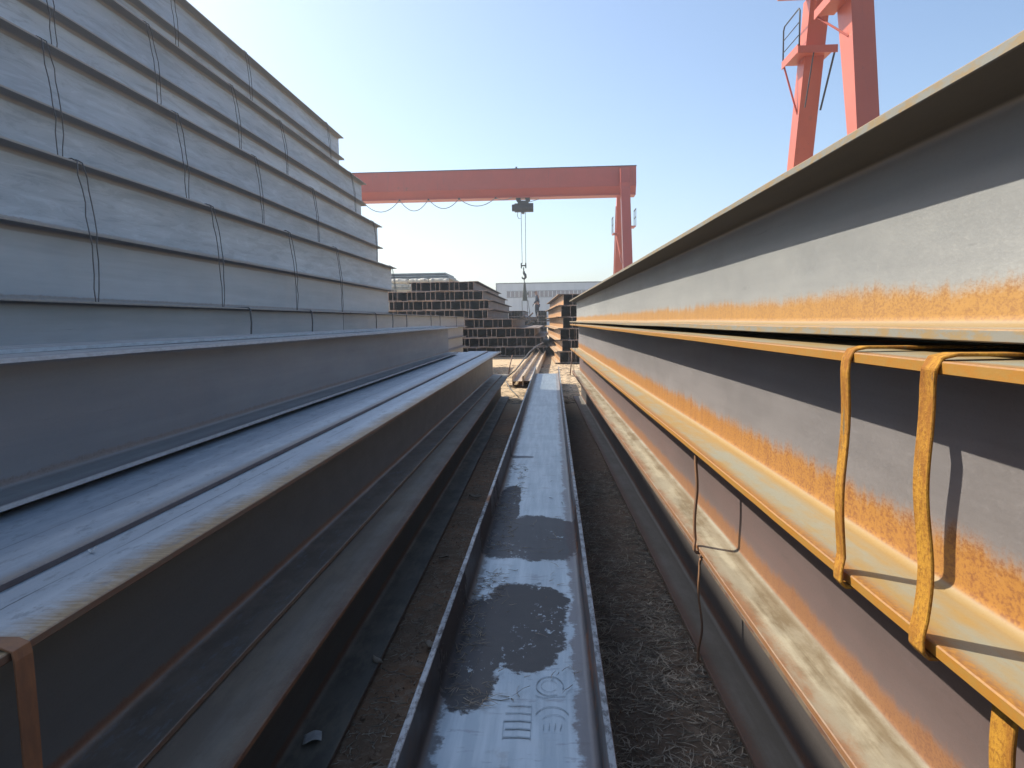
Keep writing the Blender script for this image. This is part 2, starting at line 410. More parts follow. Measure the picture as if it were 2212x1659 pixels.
# timber sleepers under and packing
# straps on the right stack
def strap_path(V, zt, zb, inn=.26, wob=.006, seed=0, under=.10, n=26, r=.012):
    rg = random.Random(seed); p = [(V+inn, 0, zt+.004), (V+inn*.45, 0, zt+.006), (V+.02, 0, zt+.007), (V+.002, 0, zt+.003), (V-.006, 0, zt-.012)]
    for i in range(1, n):
        t = i/n; z = zt-.02+(zb+.03-zt+.02)*t
        p.append((V-.007+.003*math.sin(t*9+seed), wob*math.sin(t*4.2+seed)+wob*.35*math.sin(t*11+seed*2), z))
    p += [(V-.012, -.004, zb+.02), (V-.013, -.007, zb+.004), (V-.006, -.008, zb-.005), (V+.02, -.008, zb-.006), (V+under, -.008, zb-.007)]
    return p
def strap(U, V, zt, zb, width, thick, mat, label, group, seed=0, inn=.26, wob=.006, name='steel_strap'):
    g = G(); g.ribbon(strap_path(0, zt-zb, 0, inn, wob, seed), width, thick)
    o = g.obj(name, mat, None, rp(V, U, zb), bevel=min(thick*.3, .0015), rotz=TH)
    return tag(o, label, 'strap', group)
strap(.946, .520, 1.221, .831, .036, .0045, m_strap, 'nearest and widest flat orange rusted strap bent round the second right beam', 'straps on the right stack', 1, .30, .005)
strap(1.196, .520, 1.221, .831, .031, .0045, m_strap, 'flat orange rusted strap just beyond the nearest one on the second right beam', 'straps on the right stack', 5, .30, .004)
strap(.86, .583, .819, .429, .045, .006, m_strap, 'wide orange strap low in the bottom right corner, on the third right beam', 'straps on the right stack', 3, .2, .002)
strap(2.57, .583, .819, .429, .022, .008, m_strapd, 'thin brown strap on the plum web of the third right beam, casting a square shadow', 'straps on the right stack', 4, .2, .008)
strap(2.55, .595, .412, .022, .016, .006, m_strapd, 'thin crooked strap down the dark lowest right beam to the dry grass', 'straps on the right stack', 8, .2, .022)
for q, (U, V, zt, zb, ww) in enumerate(((10.9, .583, .819, .429, .012), (11.25, .583, .819, .429, .010), (9.5, .520, 1.221, .831, .012))):
    strap(U, V, zt, zb, ww, .005, m_wireR, ['wire tie near the far end of the third right beam', 'outermost wire tie at the far end of the third right beam',
          'wire tie near the far end of the second right beam'][q], 'straps on the right stack', 11+q, .2, .01)

# --- left-hand low stack
Lm = [beam_mesh('beam_left', .39, .30, .011, .016, 12.0, .018, 80, .003, 10+k) for k in range(4)]
GL = 'steel beams in the low left stack'
Yn = {'L1': 11.4-12, 'L1b': 11.25-12, 'L3': 10.5-12, 'L2': 11.8-12}
put_beam(Lm[0], m_l1, -.821-.15, Yn['L1'], .404, 'blue-grey beam top with an orange rusty edge, nearest the lane on the left', GL)
put_beam(Lm[1], m_l1b, -1.022-.15, Yn['L1b'], .420, 'blue-grey beam lapped over the orange-edged one, second flat top from the lane', GL)
put_beam(Lm[2], m_l1b, -1.31-.15, Yn['L1b']+.1, .403, 'third beam from the lane in the low left stack, under the smooth grey one', GL)
put_beam(Lm[3], m_l1b, -1.64-.15, Yn['L1b']-.1, .403, 'fourth beam from the lane in the low left stack, hidden under the grey pair', GL)
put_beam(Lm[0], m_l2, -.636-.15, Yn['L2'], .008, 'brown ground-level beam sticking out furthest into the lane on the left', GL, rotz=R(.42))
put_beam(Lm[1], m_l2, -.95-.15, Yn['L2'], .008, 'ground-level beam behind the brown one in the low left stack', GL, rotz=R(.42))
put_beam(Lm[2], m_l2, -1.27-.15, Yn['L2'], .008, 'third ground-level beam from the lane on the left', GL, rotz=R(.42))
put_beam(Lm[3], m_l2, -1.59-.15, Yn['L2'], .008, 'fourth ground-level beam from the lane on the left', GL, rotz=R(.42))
put_beam(Lm[2], m_l3, -1.400-.15, Yn['L3'], .815, 'smooth grey beam standing on the low left stack, broad bare web', GL)
put_beam(Lm[3], m_l3, -1.60-.15, Yn['L3']+.1, .831, 'grey beam lapped behind the smooth one, its flange a second bright line', GL)
# strap at the near end of the low left stack
g = G(); g.ribbon([(-.30, 0, .397), (-.1, 0, .397), (-.012, 0, .396), (.004, 0, .39), (.007, 0, .375), (.008, .001, .25), (.009, -.001, .12), (.008, 0, .02), (.004, 0, -.004), (-.05, 0, -.007)], .038, .004)
o = g.obj('steel_strap', m_strapd, None, (-.821, 1.002, .404), bevel=.0008)
tag(o, 'wide brown strap over the near end of the orange-edged left beam', 'strap')

# --- tall stack on the left: two-layer tiers stepping back
Tm = [beam_mesh('beam_tall', .396, .20, .009, .013, 12.0, .014, 40, .003, 20+k) for k in range(4)]
Tspec = [(-2.61, 11.68), (-2.66, 12.2), (-3.00, 12.67), (-3.05, 12.9), (-3.31, 12.8), (-3.37, 13.1), (-3.68, 12.8), (-3.72, 12.95)]
GT = 'steel beams in the tall left stack'
Tw = ['lowest', 'second', 'third', 'fourth', 'fifth', 'sixth', 'seventh', 'top']
for k, (X, Y1) in enumerate(Tspec):
    z = 1.417+.4*k
    put_beam(Tm[k % 4], m_t2 if k in (0,) else m_t, X-.10, Y1-12, z, 'pale mill-scale beam facing the lane, %s layer of the tall left stack' % Tw[k], GT)
    for j in (1, 2, 3):
        put_beam(Tm[(k+j) % 4], m_t2, X-.10-.21*j, Y1-12-.05*j, z, 'beam %s behind the lane face, %s layer of the tall left stack' % (['one row', 'two rows', 'three rows'][j-1], Tw[k]), GT)
# layers under it
L4m = beam_mesh('beam_under', .28, .20, .008, .012, 12.0, .012, 1)
for k in range(5):
    X = -2.46 if k == 4 else (-2.50-.01*((k*7) % 3))
    for part, (Y0, wd) in enumerate(((-3.4, 'near'), (8.612, 'far'))):
        for j in range(3):
            lab = '%s base beam %sunder the tall stack, %s layer up' % (wd, ['', 'second back ', 'third back '][j], ORD[k+1])
            put_beam(L4m, m_t2, X-.10-.22*j, Y0, .005+.283*k, lab, 'base beams under the tall left stack')
# unseen stack added further left to throw the far shadow on the lane
Hm = beam_mesh('beam_shadow_caster', .40, .40, .011, .018, 12.0, .018, 1)
for k in range(11):
    put_beam(Hm, m_t2, -5.1, 2.4, .01+.402*k, 'unseen beam added left of the tall stack to shade the lane, %s layer from the ground' % ORD[k+1], 'unseen beams added to shade the lane')

# wire ties
def tie(X1, X2, Y, zt, zb, zm, label, group, dy=.07, r=.0036):
    root = empty('wire_tie', (0, Y, zb)); tag(root, label, 'wire tie', group)
    for q in (0, 1):
        y0 = (q-.5)*dy; rg = random.Random(int(Y*100)+q)
        pts = [(X2-.35, y0*.2, zt-zb+.012), (X2-.02, y0*.5, zt-zb+.012), (X2+.012, y0*.6, zt-zb-.005)]
        n = 5
        for i in range(1, n): pts.append((X2+(X1-X2)*i/n+.014+rg.uniform(0, .004), y0+rg.uniform(-.010, .010), (zt-.01+(zm-zt+.02)*i/n)-zb))
        pts.append((X1+.013, y0, zm-zb))
        for i in range(1, n): pts.append((X1+.013+rg.uniform(0, .006), y0*(1-.5*i/n)+rg.uniform(-.012, .012), (zm+(zb-zm)*i/n)-zb))
        pts += [(X1+.010, y0*.3, -.004), (X1-.05, y0*.2, -.009), (X1-.3, y0*.2, -.009)]
        G().tube(pts, r, 5).obj('wire', m_wire, root, smooth=True)
    return root
def Yx(px, X): 
    return -X*FPX/(1193-px)
wt = ['leftmost', 'second', 'third', 'fourth', 'fifth', 'sixth']
for t, (ka, pxs) in enumerate(((0, (170, 460, 628, 730, 850)), (2, (108, 392, 560, 683, 812)), (4, (110, 340, 517, 619, 767)), (6, (150, 391, 549, 718)))):
    Xa, Xb = Tspec[ka][0], Tspec[ka+1][0]
    for i, px in enumerate(pxs):
        Y = Yx(px, (Xa+Xb)/2)
        tie(Xa, Xb, Y, 1.417+.4*(ka+2)-.004, 1.417+.4*ka, 1.417+.4*(ka+1), '%s double wire tie on the %s tier of the tall stack' % (wt[i], ['lowest', 'second', 'third', 'top'][t]), 'wire ties on the tall left stack')
for i, px in enumerate((522, 661, 805, 842, 873, 927, 947, 983)):
    X = -2.46; Y = Yx(px, X-.02)
    g = G().tube([(-.2, 0, .27), (.0, 0, .272), (.012, 0, .26), (.013, .01, .15), (.012, -.008, .03), (.0, 0, -.006), (-.2, 0, -.006)], .007, 5)
    tag(g.obj('wire_tie', m_wire, None, (X, Y, 1.147), smooth=True), 'single wire on the base layer under the tall left stack, %s from the left' % ORD[i+1], 'wire tie', 'wires on the base beams')

# --- H beam lying in the lane
b = NB('steel_lane_beam'); b.coords()
# axes: mesh x = height of the section (turned flat), so across the lane is mesh z
fine = b.noise(140, 4, .7); mid = b.noise(12, 5, .65); big = b.noise(3.0, 5, .65, (1, 1, 1)); str_ = b.noise(30, 4, .6, (1, .06, 1)); scr = b.noise(22, 4, .7, (.3, 1, 1))
web_top = b.mul(b.ramp(b.nz, .4, .8), 1.0)
warp = b.mul(b.sub(b.noise(6, 5, .65), .5), .30); warp2 = b.mul(b.sub(b.noise(60, 4, .7), .5), .06)
yy = b.add(b.add(b.y, warp), warp2)
wx = b.add(b.x, b.mul(b.sub(mid, .5), .10))
def seg(a, c_, e=.03): return b.mul(b.ramp(yy, a-e, a+e), b.ramp(yy, c_+e, c_-e))
O = 14.55-14.0
def ell(cx, cy, rx, ry):
    u = b.m_('DIVIDE', b.sub(b.x, cx+.116), rx); v = b.m_('DIVIDE', b.sub(b.y, cy-O), ry)
    q = b.add(b.m_('POWER', b.absn(u), 2.6), b.m_('POWER', b.absn(v), 2.6))
    q = b.add(q, b.mul(b.sub(b.noise(5, 6, .72), .5), 2.0)); q = b.add(q, b.mul(b.sub(b.noise(45, 4, .7), .5), .8))
    return b.ramp(q, 1.10, .90)
dirt = b.mx(b.mx(ell(-.12, 2.50, .17, .37), ell(-.27, 2.32, .10, .42)), b.mx(b.mul(ell(-.12, 3.50, .27, .36), .85), b.mx(b.mul(ell(-.27, 4.1, .07, .5), .9), b.mul(ell(-.27, 5.6, .11, .05), .55))))
peel = b.ramp(b.noise(55, 4, .7, (1, .6, 1)), .60, .64)
dirt = b.mul(dirt, b.inv(b.mul(peel, b.ramp(b.noise(5, 2, .5), .48, .6))))
edge_r = b.ramp(b.add(wx, warp2), .165, .185)
base = b.mix(b.ramp(b.add(b.mul(str_, .6), b.mul(big, .4)), .38, .62), (.30, .355, .385), (.41, .465, .49))
base = b.mix(b.mul(b.ramp(scr, .58, .66), .45), base, (.19, .19, .2))
base = b.mix(b.mul(b.ramp(b.noise(9, 5, .7), .60, .70), .25), base, (.20, .17, .14))
wc = b.mix(dirt, base, b.mix(mid, (.085, .09, .092), (.14, .14, .135)))
wc = b.mix(b.mul(edge_r, .8), wc, b.mix(mid, (.12, .09, .075), (.16, .15, .16)))
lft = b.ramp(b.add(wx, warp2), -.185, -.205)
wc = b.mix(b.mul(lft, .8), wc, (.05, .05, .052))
rst = b.ramp(b.add(str_, b.mul(b.sub(mid, .5), .5)), .46, .60)
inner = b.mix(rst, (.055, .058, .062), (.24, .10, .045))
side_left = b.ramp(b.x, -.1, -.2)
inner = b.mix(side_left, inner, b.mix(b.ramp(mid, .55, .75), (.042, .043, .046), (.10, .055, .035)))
c = b.mix(web_top, inner, wc)
rim = b.mul(b.ramp(b.z, .298, .2985), web_top)
rc = b.mix(b.ramp(b.noise(40, 5, .75, (1, .5, 1)), .42, .60), (.34, .38, .40), (.10, .10, .10))
rc = b.mix(b.mul(b.ramp(b.noise(2.2, 3, .6), .62, .7), .9), rc, (.30, .13, .04))
c = b.mix(rim, c, rc)
rg_ = b.add(.40, b.mul(dirt, .5)); rg_ = b.add(rg_, b.mul(b.sub(mid, .5), .25))
b.bump(b.add(b.mul(mid, .6), b.add(b.mul(fine, .3), b.mul(dirt, .6))), .4, .0015)
m_c = b.fin(c, rg_, b.mul(.75, b.mul(b.mul(web_top, b.inv(rim)), b.mul(b.inv(dirt), b.mul(b.inv(edge_r), b.inv(lft))))), .5)
# profile drawn upright then turned so the web lies level; origin at its near end, middle of the underside
cm = beam_mesh('beam_lane', .488, .30, .013, .018, 14.0, .026, 120, .0025, 41)
for v in cm.vertices:
    x, z = v.co.x, v.co.z
    v.co.x = z-.244; v.co.z = .15-x
cm.flip_normals() if False else None
bmx = bmesh.new(); bmx.from_mesh(cm); bmesh.ops.recalc_face_normals(bmx, faces=bmx.faces); bmx.to_mesh(cm); bmx.free()
cm.materials.append(m_c)
lane = link('steel_beam', cm, None, None, (-.360+.244, O, .038))
tag(lane, 'wide beam lying flat like a trough down the middle of the lane', 'steel beam', None, 'thing')
for y in (1.2, 5.5, 9.5, 14.2):
    tag(G().box((-.40, 0, 0), (.17, .09, .037)).obj('timber_sleeper', m_wood, None, (0, y, 0), bevel=.004), 'squared timber under the flat lane beam, %s from the camera' % ORD[[1.2, 5.5, 9.5, 14.2].index(y)+1], 'timber')
# rolled marks on its web
mk = plain('mark_dull', (.285, .34, .37), (.26, .31, .34), 30, .42, .3, metal=.7)
def webp(u, v): return (u-(-.360+.244), v-O, .1585)
def arcpts(cx, cy, r, a0, a1, n=22, ry=None):
    return [(cx+r*math.cos(R(a0+(a1-a0)*i/n)), cy+(ry or r)*math.sin(R(a0+(a1-a0)*i/n))) for i in range(n+1)]
gm = G()
def mark_line(pts, wd=.006):
    for (a, c_) in zip(pts, pts[1:]):
        A = Vector(webp(*a)); B = Vector(webp(*c_)); gm.bar(A, B+(B-A).normalized()*.001, wd*.6, .0002)
for q in range(5):
    y = 1.765+.038*q
    mark_line([(-.140+.003*math.sin(q*2), y), (-.100, y+.002), (-.070, y-.002)], .009 if q < 3 else .006)
mark_line([(-.141, 1.755), (-.143, 1.84)], .003); mark_line([(-.068, 1.755), (-.069, 1.925)], .003)
mark_line(arcpts(-.018, 2.03, .040, -20, 300, 24, .055), .005); mark_line(arcpts(-.020, 2.03, .024, 20, 330, 18, .034), .002)
mark_line([(-.06, 1.975), (-.035, 1.962), (-.01, 1.97), (.025, 1.972)], .004)
mark_line(arcpts(-.011, 1.850, .050, 25, 155, 14, .065), .004); mark_line(arcpts(-.006, 1.83, .036, 30, 150, 10, .045), .002)
for q in range(4): mark_line([(-.035+.015*q, 1.80), (-.034+.016*q, 1.835-.006*abs(q-1.5))], .003)
so_ = gm.obj('stamp_mark', mk, lane); so_['kind'] = 'stuff'

# ------------------------------------------------------------------ far stack with open ends towards the camera
FY = 25.5
Fm = [beam_mesh('beam_far', .333, .335, .014, .018, 12.0, .016, 1), beam_mesh('beam_far_short', .333, .335, .014, .018, 11.6, .016, 1)]
rowR = [-2.80, -2.46, -2.25, -2.30, -1.42, -.62, -.40, -.30]      # right-hand limit of each row, top row first
rowL = [-5.25, -5.95, -5.95, -5.95, -3.7, -3.7, -3.7, -3.7]
for k in range(8):
    z = .02+.3385*(7-k); x = rowR[k]-.02; n = 0; ph = [1, 2, 0, 1, 2, 0, 1, 0][k]; rg = random.Random(k)
    while x > rowL[k]:
        n += 1
        lift = .0 if ph % 3 != 1 else .0
        nest = (ph % 3 == 1)
        o = put_beam(Fm[0], m_f, x, FY+rg.uniform(-.05, .12)+(.04 if nest else 0), z+(.009 if nest else -.004)+rg.uniform(-.003, .003),
                 'dark open-ended beam in the far stack, %s row down, %s from the right' % (ORD[k+1], ORD[n]), 'open-ended beams in the far stack', roty=R(rg.uniform(-.8, .8)))
        o.scale = (1, 1, .985)
        x -= (.343 if ph % 3 == 2 else .172); ph += 1
# stack G beyond the right stack
GA = R(2.1); cg, sg = math.cos(GA), math.sin(GA)
Gm = [beam_mesh('beam_beyond', .335, .20, .012, .016, 12.0, .014, 1), beam_mesh('beam_beyond_wide', .335, .32, .012, .016, 12.0, .014, 1)]
for k in range(6):
    offs = [.05, -.02, .03, -.05, .0, -.07][k]; x = .13+offs; rg = random.Random(50+k)
    for j in range(6):
        wdt = .32 if j == 0 else .2
        V = x+wdt/2
        o = put_beam(Gm[j == 0], m_g if j == 0 else m_f, V+0.0, 21.0+rg.uniform(-.06, .06), .02+.338*(5-k), '%s beam beyond the right stack, %s row down, %s from its lane side' % (['orange-lit', 'dark'][j > 0], ORD[k+1], ORD[j+1]),
                 'beams stacked beyond the right stack', rotz=GA)
        x += wdt+.003
    continue
# small dark stacks in the distance
Sm = beam_mesh('beam_distant', .30, .15, .012, .014, 8.0, .012, 1)
def small_stack(X0, Y0, nx, nz, words, pitch=.155, z0=.02, rot=0.0):
    for k in range(nz):
        for j in range(nx):
            put_beam(Sm, m_f, X0+pitch*j, Y0, z0+.302*k, '%s, %s layer up, %s from the left' % (words, ORD[k+1], ORD[j+1]), words+'s', rotz=rot)
small_stack(-.78, 40.0, 4, 6, 'distant dark beam right of the standing worker', rot=GA)
small_stack(-2.38, 39.0, 6, 6, 'distant dark beam left of the hook slings')
small_stack(-1.42, 42.2, 4, 4, 'distant beam under the standing worker', .16, .16)
# loose clutter of bars under the hook
rg = random.Random(3)
bx_ = [rg.uniform(-1.85, -1.05) for _ in range(16)]; rank = [sorted(bx_).index(q) for q in bx_]
for i in range(16):
    x = bx_[i]; y = rg.uniform(38.3, 41.5); L = rg.uniform(.5, 1.6); a = rg.uniform(-1, 1); t = rg.uniform(-.5, .5); z = rg.uniform(.95, 1.45)
    g = G(); d = Vector((math.sin(a)*math.cos(t), math.cos(a)*.4, math.sin(t)))*L
    g.bar((0, 0, 0), d, .09, .02); g.bar(Vector((.04, 0, .05)), Vector((.04, 0, .05))+d, .02, .09)
    tag(g.obj('angle_bar', [m_f, m_dark, m_f, m_wood][i % 4], None, (x, y, z)), 'short angle bar lying askew in the scrap heap under the hook, %s from the left' % ORD[rank[i]+1], 'angle bar', 'angle bars heaped under the hook')
small_stack(-1.85, 38.2, 6, 3, 'distant low beam under the scrap heap', .155)

# two beams lying flat side by side beyond the lane beam
fm = beam_mesh('beam_flat', .208, .20, .010, .013, 12.4, .014, 1)
for v in fm.vertices:
    x, z = v.co.x, v.co.z
    v.co.x = z-.104; v.co.z = .10-x
bmx = bmesh.new(); bmx.from_mesh(fm); bmesh.ops.recalc_face_normals(bmx, faces=bmx.faces); bmx.to_mesh(fm); bmx.free()
m_flat = plain('steel_flat_tan', (.58, .48, .35), (.38, .28, .20), 3, .6, .3, (1, .3, 1))
for i, X in enumerate((-.680, -.470)):
    put_beam(fm, m_flat, X, 13.6+.06*i, .022, ['left of two tan beams lying flat beyond the lane beam', 'right of two tan beams lying flat beyond the lane beam'][i], 'pair of flat beams beyond the lane beam', rotz=-R(.6))
for y in (13.9, 19.5, 25.0):
    tag(G().box((-.90, 0, -.02), (-.25, .10, .02)).obj('timber_sleeper', m_wood, None, (0, y, 0), bevel=.004), '%s timber under the pair of flat tan beams' % {13.9: 'nearest', 19.5: 'middle', 25.0: 'farthest'}[y], 'timber')
# bent rods and sticks
def rod(pts, r, label, mat=None):
    p0 = Vector(pts[0]); tag(G().tube([Vector(p)-p0 for p in pts], r, 6).obj('bent_rod', mat or m_wireR, None, p0, smooth=True), label, 'metal rod')
rod([(-1.03, 16.3, .01), (-.88, 16.8, .12), (-.72, 17.4, .32), (-.57, 18.0, .50), (-.42, 19.0, .60), (-.26, 20.0, .66)], .018, 'long bent dark rod leaning over the flat tan beams', m_wire)
rod([(-.44, 18.8, .58), (-.36, 18.9, .50), (-.30, 19.0, .40)], .018, 'short bent rod crossing the long one behind the flat tan beams', m_wire)
rod([(-1.03, 16.5, .01), (-1.0, 16.6, .25), (-.95, 16.8, .47)], .014, 'rusty upright stake in the sunlit dirt left of the tan beams')
rod([(-1.18, 13.0, .005), (-1.18, 13.0, .40)], .008, 'thin upright rod at the far end of the orange-edged left beam', m_wire)
rod([(-1.0, 15.0, .01), (-.80, 13.2, .02), (-.60, 11.9, .02)], .010, 'thin wire lying on the sunlit dirt in front of the tan beams', m_wire)
rod([(.40, 16.4, .02), (.44, 16.6, .35), (.45, 16.7, .62)], .014, 'rusty rod leaning in the shade beyond the lane beam on the right')

# ------------------------------------------------------------------ far gantry crane
def leg(root, X0, X1, ya, yb, za, zb, da, db, name='leg', mat=None):
    """box leg from (za, centre ya, depth da) down to (zb, yb, db)"""
    g = G().hexa([(X0, yb-db/2, zb), (X1, yb-db/2, zb), (X1, yb+db/2, zb), (X0, yb+db/2, zb)], [(X0, ya-da/2, za), (X1, ya-da/2, za), (X1, ya+da/2, za), (X0, ya+da/2, za)])
    return g.obj(name, mat or m_red, root)
crane = empty('gantry_crane', (4.3, 43, 0)); tag(crane, 'red gantry crane spanning the yard with its hoist under the girder', 'crane')
def L_(x, y, z): return (x-4.3, y-43, z)
g = G(); prof = [(-.75, 9.15), (-.45, 8.74), (.45, 8.74), (.75, 9.15), (.75, 10.27), (-.75, 10.27)]
n = len(prof)
vs = [L_(-24, 43.9+p, z) for p, z in prof]+[L_(5.03, 43.9+p, z) for p, z in prof]
g.raw(vs, [tuple(range(n)), tuple(n+j for j in reversed(range(n)))]+[(j, (j+1) % n, (j+1) % n+n, j+n) for j in range(n)])
g.obj('girder', m_redd, crane)
G().box(L_(-24, 43.1, 10.272), L_(5.05, 44.7, 10.31)).obj('girder_cap', m_dark, crane)
for q in range(15):
    G().box(L_(5.03-.6-2.0*q, 43.9-.757, 9.16), L_(5.03-.56-2.0*q, 43.9-.7505, 10.26)).obj('plate_seam', m_redd, crane)
G().box(L_(-24, 43.9-.765, 9.135), L_(5.03, 43.9-.7505, 9.165)).obj('lower_seam', m_redd, crane)
G().box(L_(-24, 43.42, 8.66), L_(5.03, 44.38, 8.735)).obj('lower_rail', m_redd, crane)
leg(crane, -.26, .26, -.25, -3.0, 10.05, .5, .55, .60, mat=m_redd)
leg(crane, -.26, .26, 1.9, 5.2, 8.9, .5, .55, .60, mat=m_red)
leg(crane, -22.3, -21.8, -.25, -3.0, 10.05, .5, .55, .60, mat=m_redd)
leg(crane, -22.3, -21.8, 1.9, 5.2, 8.9, .5, .55, .60, mat=m_redd)
for X in (0, -22.05):
    G().box((X-.3, -4.2, .25), (X+.3, 6.4, .75)).obj('ground_beam', m_red, crane)
    for y in (-3.6, 5.8): G().tube([(X-.12, y, .22), (X+.12, y, .22)], .22, 16).obj('wheel', m_dark, crane)
G().box((-.30, -.85, 8.9), (.30, -.60, 9.15)).obj('leg_bracket', m_redd, crane)
for z in (9.05, 8.62, 8.2): G().box((-.21, -.66-.02*(9.05-z)*12, z), (.21, -.60, z+.05)).obj('rib', m_red, crane)
G().bar((-.32, 1.7, 8.2), (-.30, 4.2, 3.0), .06, .06).obj('brace', m_red, crane)
G().bar((-.32, 2.0, 6.6), (-.30, -1.6, 4.5), .06, .06).obj('brace', m_red, crane)
for sx, y in ((-.50, 2.2), (.52, -1.0)):
    gp = G().box((min(sx, sx*.4), y-.5, 6.55), (max(sx, sx*.4), y+.5, 6.6)); pf = gp.obj('platform', m_redd, crane)
    rl = G()
    for yy in (-.5, 0, .5): rl.bar((sx, y+yy, 6.6), (sx, y+yy, 7.55), .022, .022)
    rl.bar((sx, y-.5, 7.55), (sx, y+.5, 7.55), .04, .04); rl.bar((sx, y-.5, 7.1), (sx, y+.5, 7.1), .03, .03)
    rl.obj('railing', m_dark, pf)
# festoon cable
sup = [-13.8, -11.4, -9.1, -7.35, -5.5, -3.30, -2.35]
for i in range(len(sup)-1):
    a, c_ = sup[i], sup[i+1]; sag = [.75, .68, .66, .56, .46, .14][i]
    pts = [(a+(c_-a)*t/12-4.3, .1, 8.62-sag*4*(t/12)*(1-t/12)) for t in range(13)]
    G().tube(pts, .024, 5).obj('festoon_cable', m_cable, crane, smooth=True)
    G().box((a-4.3-.05, .05, 8.56), (a-4.3+.05, .15, 8.655)).obj('cable_trolley', m_dark, crane)
G().box((-5.6-4.3+3.5, .2, 10.315), (-5.5-4.3+3.5, .3, 10.42)).obj('limit_switch', m_dark, crane)
# hoist
HX, HY = -1.72, 43.9
ho = empty('electric_hoist', (HX, HY, 7.9)); tag(ho, 'dark electric hoist under the far red girder with rope and hook block', 'hoist')
G().tube([(-.66, 0, .22), (-.50, 0, .22), (-.49, 0, .22), (.64, 0, .22)], [.20, .22, .27, .27], 20).obj('drum', m_dark, ho)
G().box((-.30, -.22, .30), (.36, .22, .62)).obj('trolley_frame', m_dark, ho, bevel=.03)
for x in (-.26, .30):
    for y in (-.30, .30): G().tube([(x, y-.05, .74), (x, y+.05, .74)], .15, 16).obj('wheel', m_dark, ho)
    G().bar((x, -.28, .70), (x, -.28, .40), .10, .04, (1, 0, 0)).obj('hanger', m_dark, ho)
G().box((-.08, -.2, -.14), (.10, .2, .02)).obj('rope_guide', m_dark, ho, bevel=.03)
G().bar((.40, 0, .55), (1.0, 0, .72), .03, .03).obj('limit_arm', m_dark, ho)
for x in (-.11, .15):
    G().tube([(x, 0, 0), (x*.85+.01, 0, -3.15)], .018, 5).obj('rope', m_rope, ho)
G().tube([(-.30, 0, .02), (-.34, 0, -.25), (-.26, 0, -.42), (-.15, 0, -.42)], .02, 5).obj('pendant_cable', m_cable, ho, smooth=True)
hb_ = G().box((-.17, -.08, -3.42), (-.10, .08, -3.10)); hb_.box((.10, -.08, -3.42), (.17, .08, -3.10)); hb_.box((-.1, -.06, -3.30), (.1, .06, -3.22))
blk = hb_.obj('hook_block', m_dark, ho)
G().tube([(0, 0, -3.36), (0, 0, -3.62)], .035, 8).obj('swivel', m_rope, blk)
hk = [(0, 0, -3.60), (.02, 0, -3.72), (.10, 0, -3.84), (.11, 0, -3.97), (.02, 0, -4.07), (-.08, 0, -4.02), (-.11, 0, -3.92)]
G().tube(hk, [.06, .08, .085, .08, .07, .05, .02], 8).obj('hook', m_dark, blk, smooth=True)
# lifting tackle hanging on the hook
m_tk = plain('tackle_olive', (.13, .14, .10), (.08, .09, .07), 8, .6, .2)
tk = empty('lifting_tackle', (HX+.05, HY, 2.4)); tag(tk, 'olive lifting tackle with twin slings hanging from the far crane hook', 'lifting tackle')
G().tube([(0, 0, 1.45), (-.03, 0, 1.32), (.02, 0, 1.15)], .03, 6).obj('shackle', m_dark, tk, smooth=True)
G().hexa([(-.15, -.05, .1), (.17, -.05, .1), (.17, .05, .1), (-.15, .05, .1)], [(-.06, -.05, 1.2), (.05, -.05, 1.2), (.05, .05, 1.2), (-.06, .05, 1.2)]).obj('spreader_plate', m_tk, tk, bevel=.02)
G().box((.15, -.04, .45), (.24, .04, .62)).obj('handle', m_tk, tk, bevel=.01)
for x, xb, yb in ((-.18, -.16, .0), (.14, .16, .0), (.19, .33, .5)):
    G().tube([(x, 0, .12), (x+(xb-x)*.5, yb*.5, -.5), (xb, yb, -1.15)], .018, 5).obj('sling', m_rope, tk)

# ------------------------------------------------------------------ near gantry crane, upper right
cr = empty('gantry_crane', (7.55, 20.3, 0)); tag(cr, 'nearer red gantry crane leg pair with platforms at the upper right', 'crane')
def nl(Y): return Y-20.3
def leg2(zs, ys, ds, lit):
    X0, X1 = -.25, .29
    g = G(); k = len(zs); vs = []
    for z, y, d in zip(zs, ys, ds): vs += [(X0, nl(y)-d/2, z), (X1, nl(y)-d/2, z), (X1, nl(y)+d/2, z), (X0, nl(y)+d/2, z)]
    fs = [(3, 2, 1, 0), tuple(4*(k-1)+i for i in range(4))]
    for i in range(k-1):
        for j in range(4): fs.append((4*i+j, 4*i+(j+1) % 4, 4*i+4+(j+1) % 4, 4*i+4+j))
    g.raw(vs, fs); return g.obj('leg', m_red, cr)
leg2([.6, 5.7, 9.1, 10.25], [17.05, 18.13, 18.85, 19.1], [.42, .57, .84, .92], 1)
leg2([.6, 5.75, 10.0, 10.25], [24.0, 22.65, 21.5, 21.45], [.60, .62, .60, .60], 1)
G().box((-1.05, -1.15, 10.256), (24, 1.25, 11.9)).obj('girder', m_red, cr)
G().box((-1.2, -.6, 10.12), (-.7, -.1, 10.252)).obj('end_stop', m_dark, cr)
G().tube([(-.55, -.9, 10.32), (-.55, -1.5, 10.32)], .16, 14).obj('motor', m_red, cr)
for yy in (17.05, 24.0): G().tube([(-.1, nl(yy), .22), (.14, nl(yy), .22)], .22, 16).obj('wheel', m_dark, cr)
G().box((-.28, -4.0, .25), (.32, 4.5, .62)).obj('ground_beam', m_red, cr)
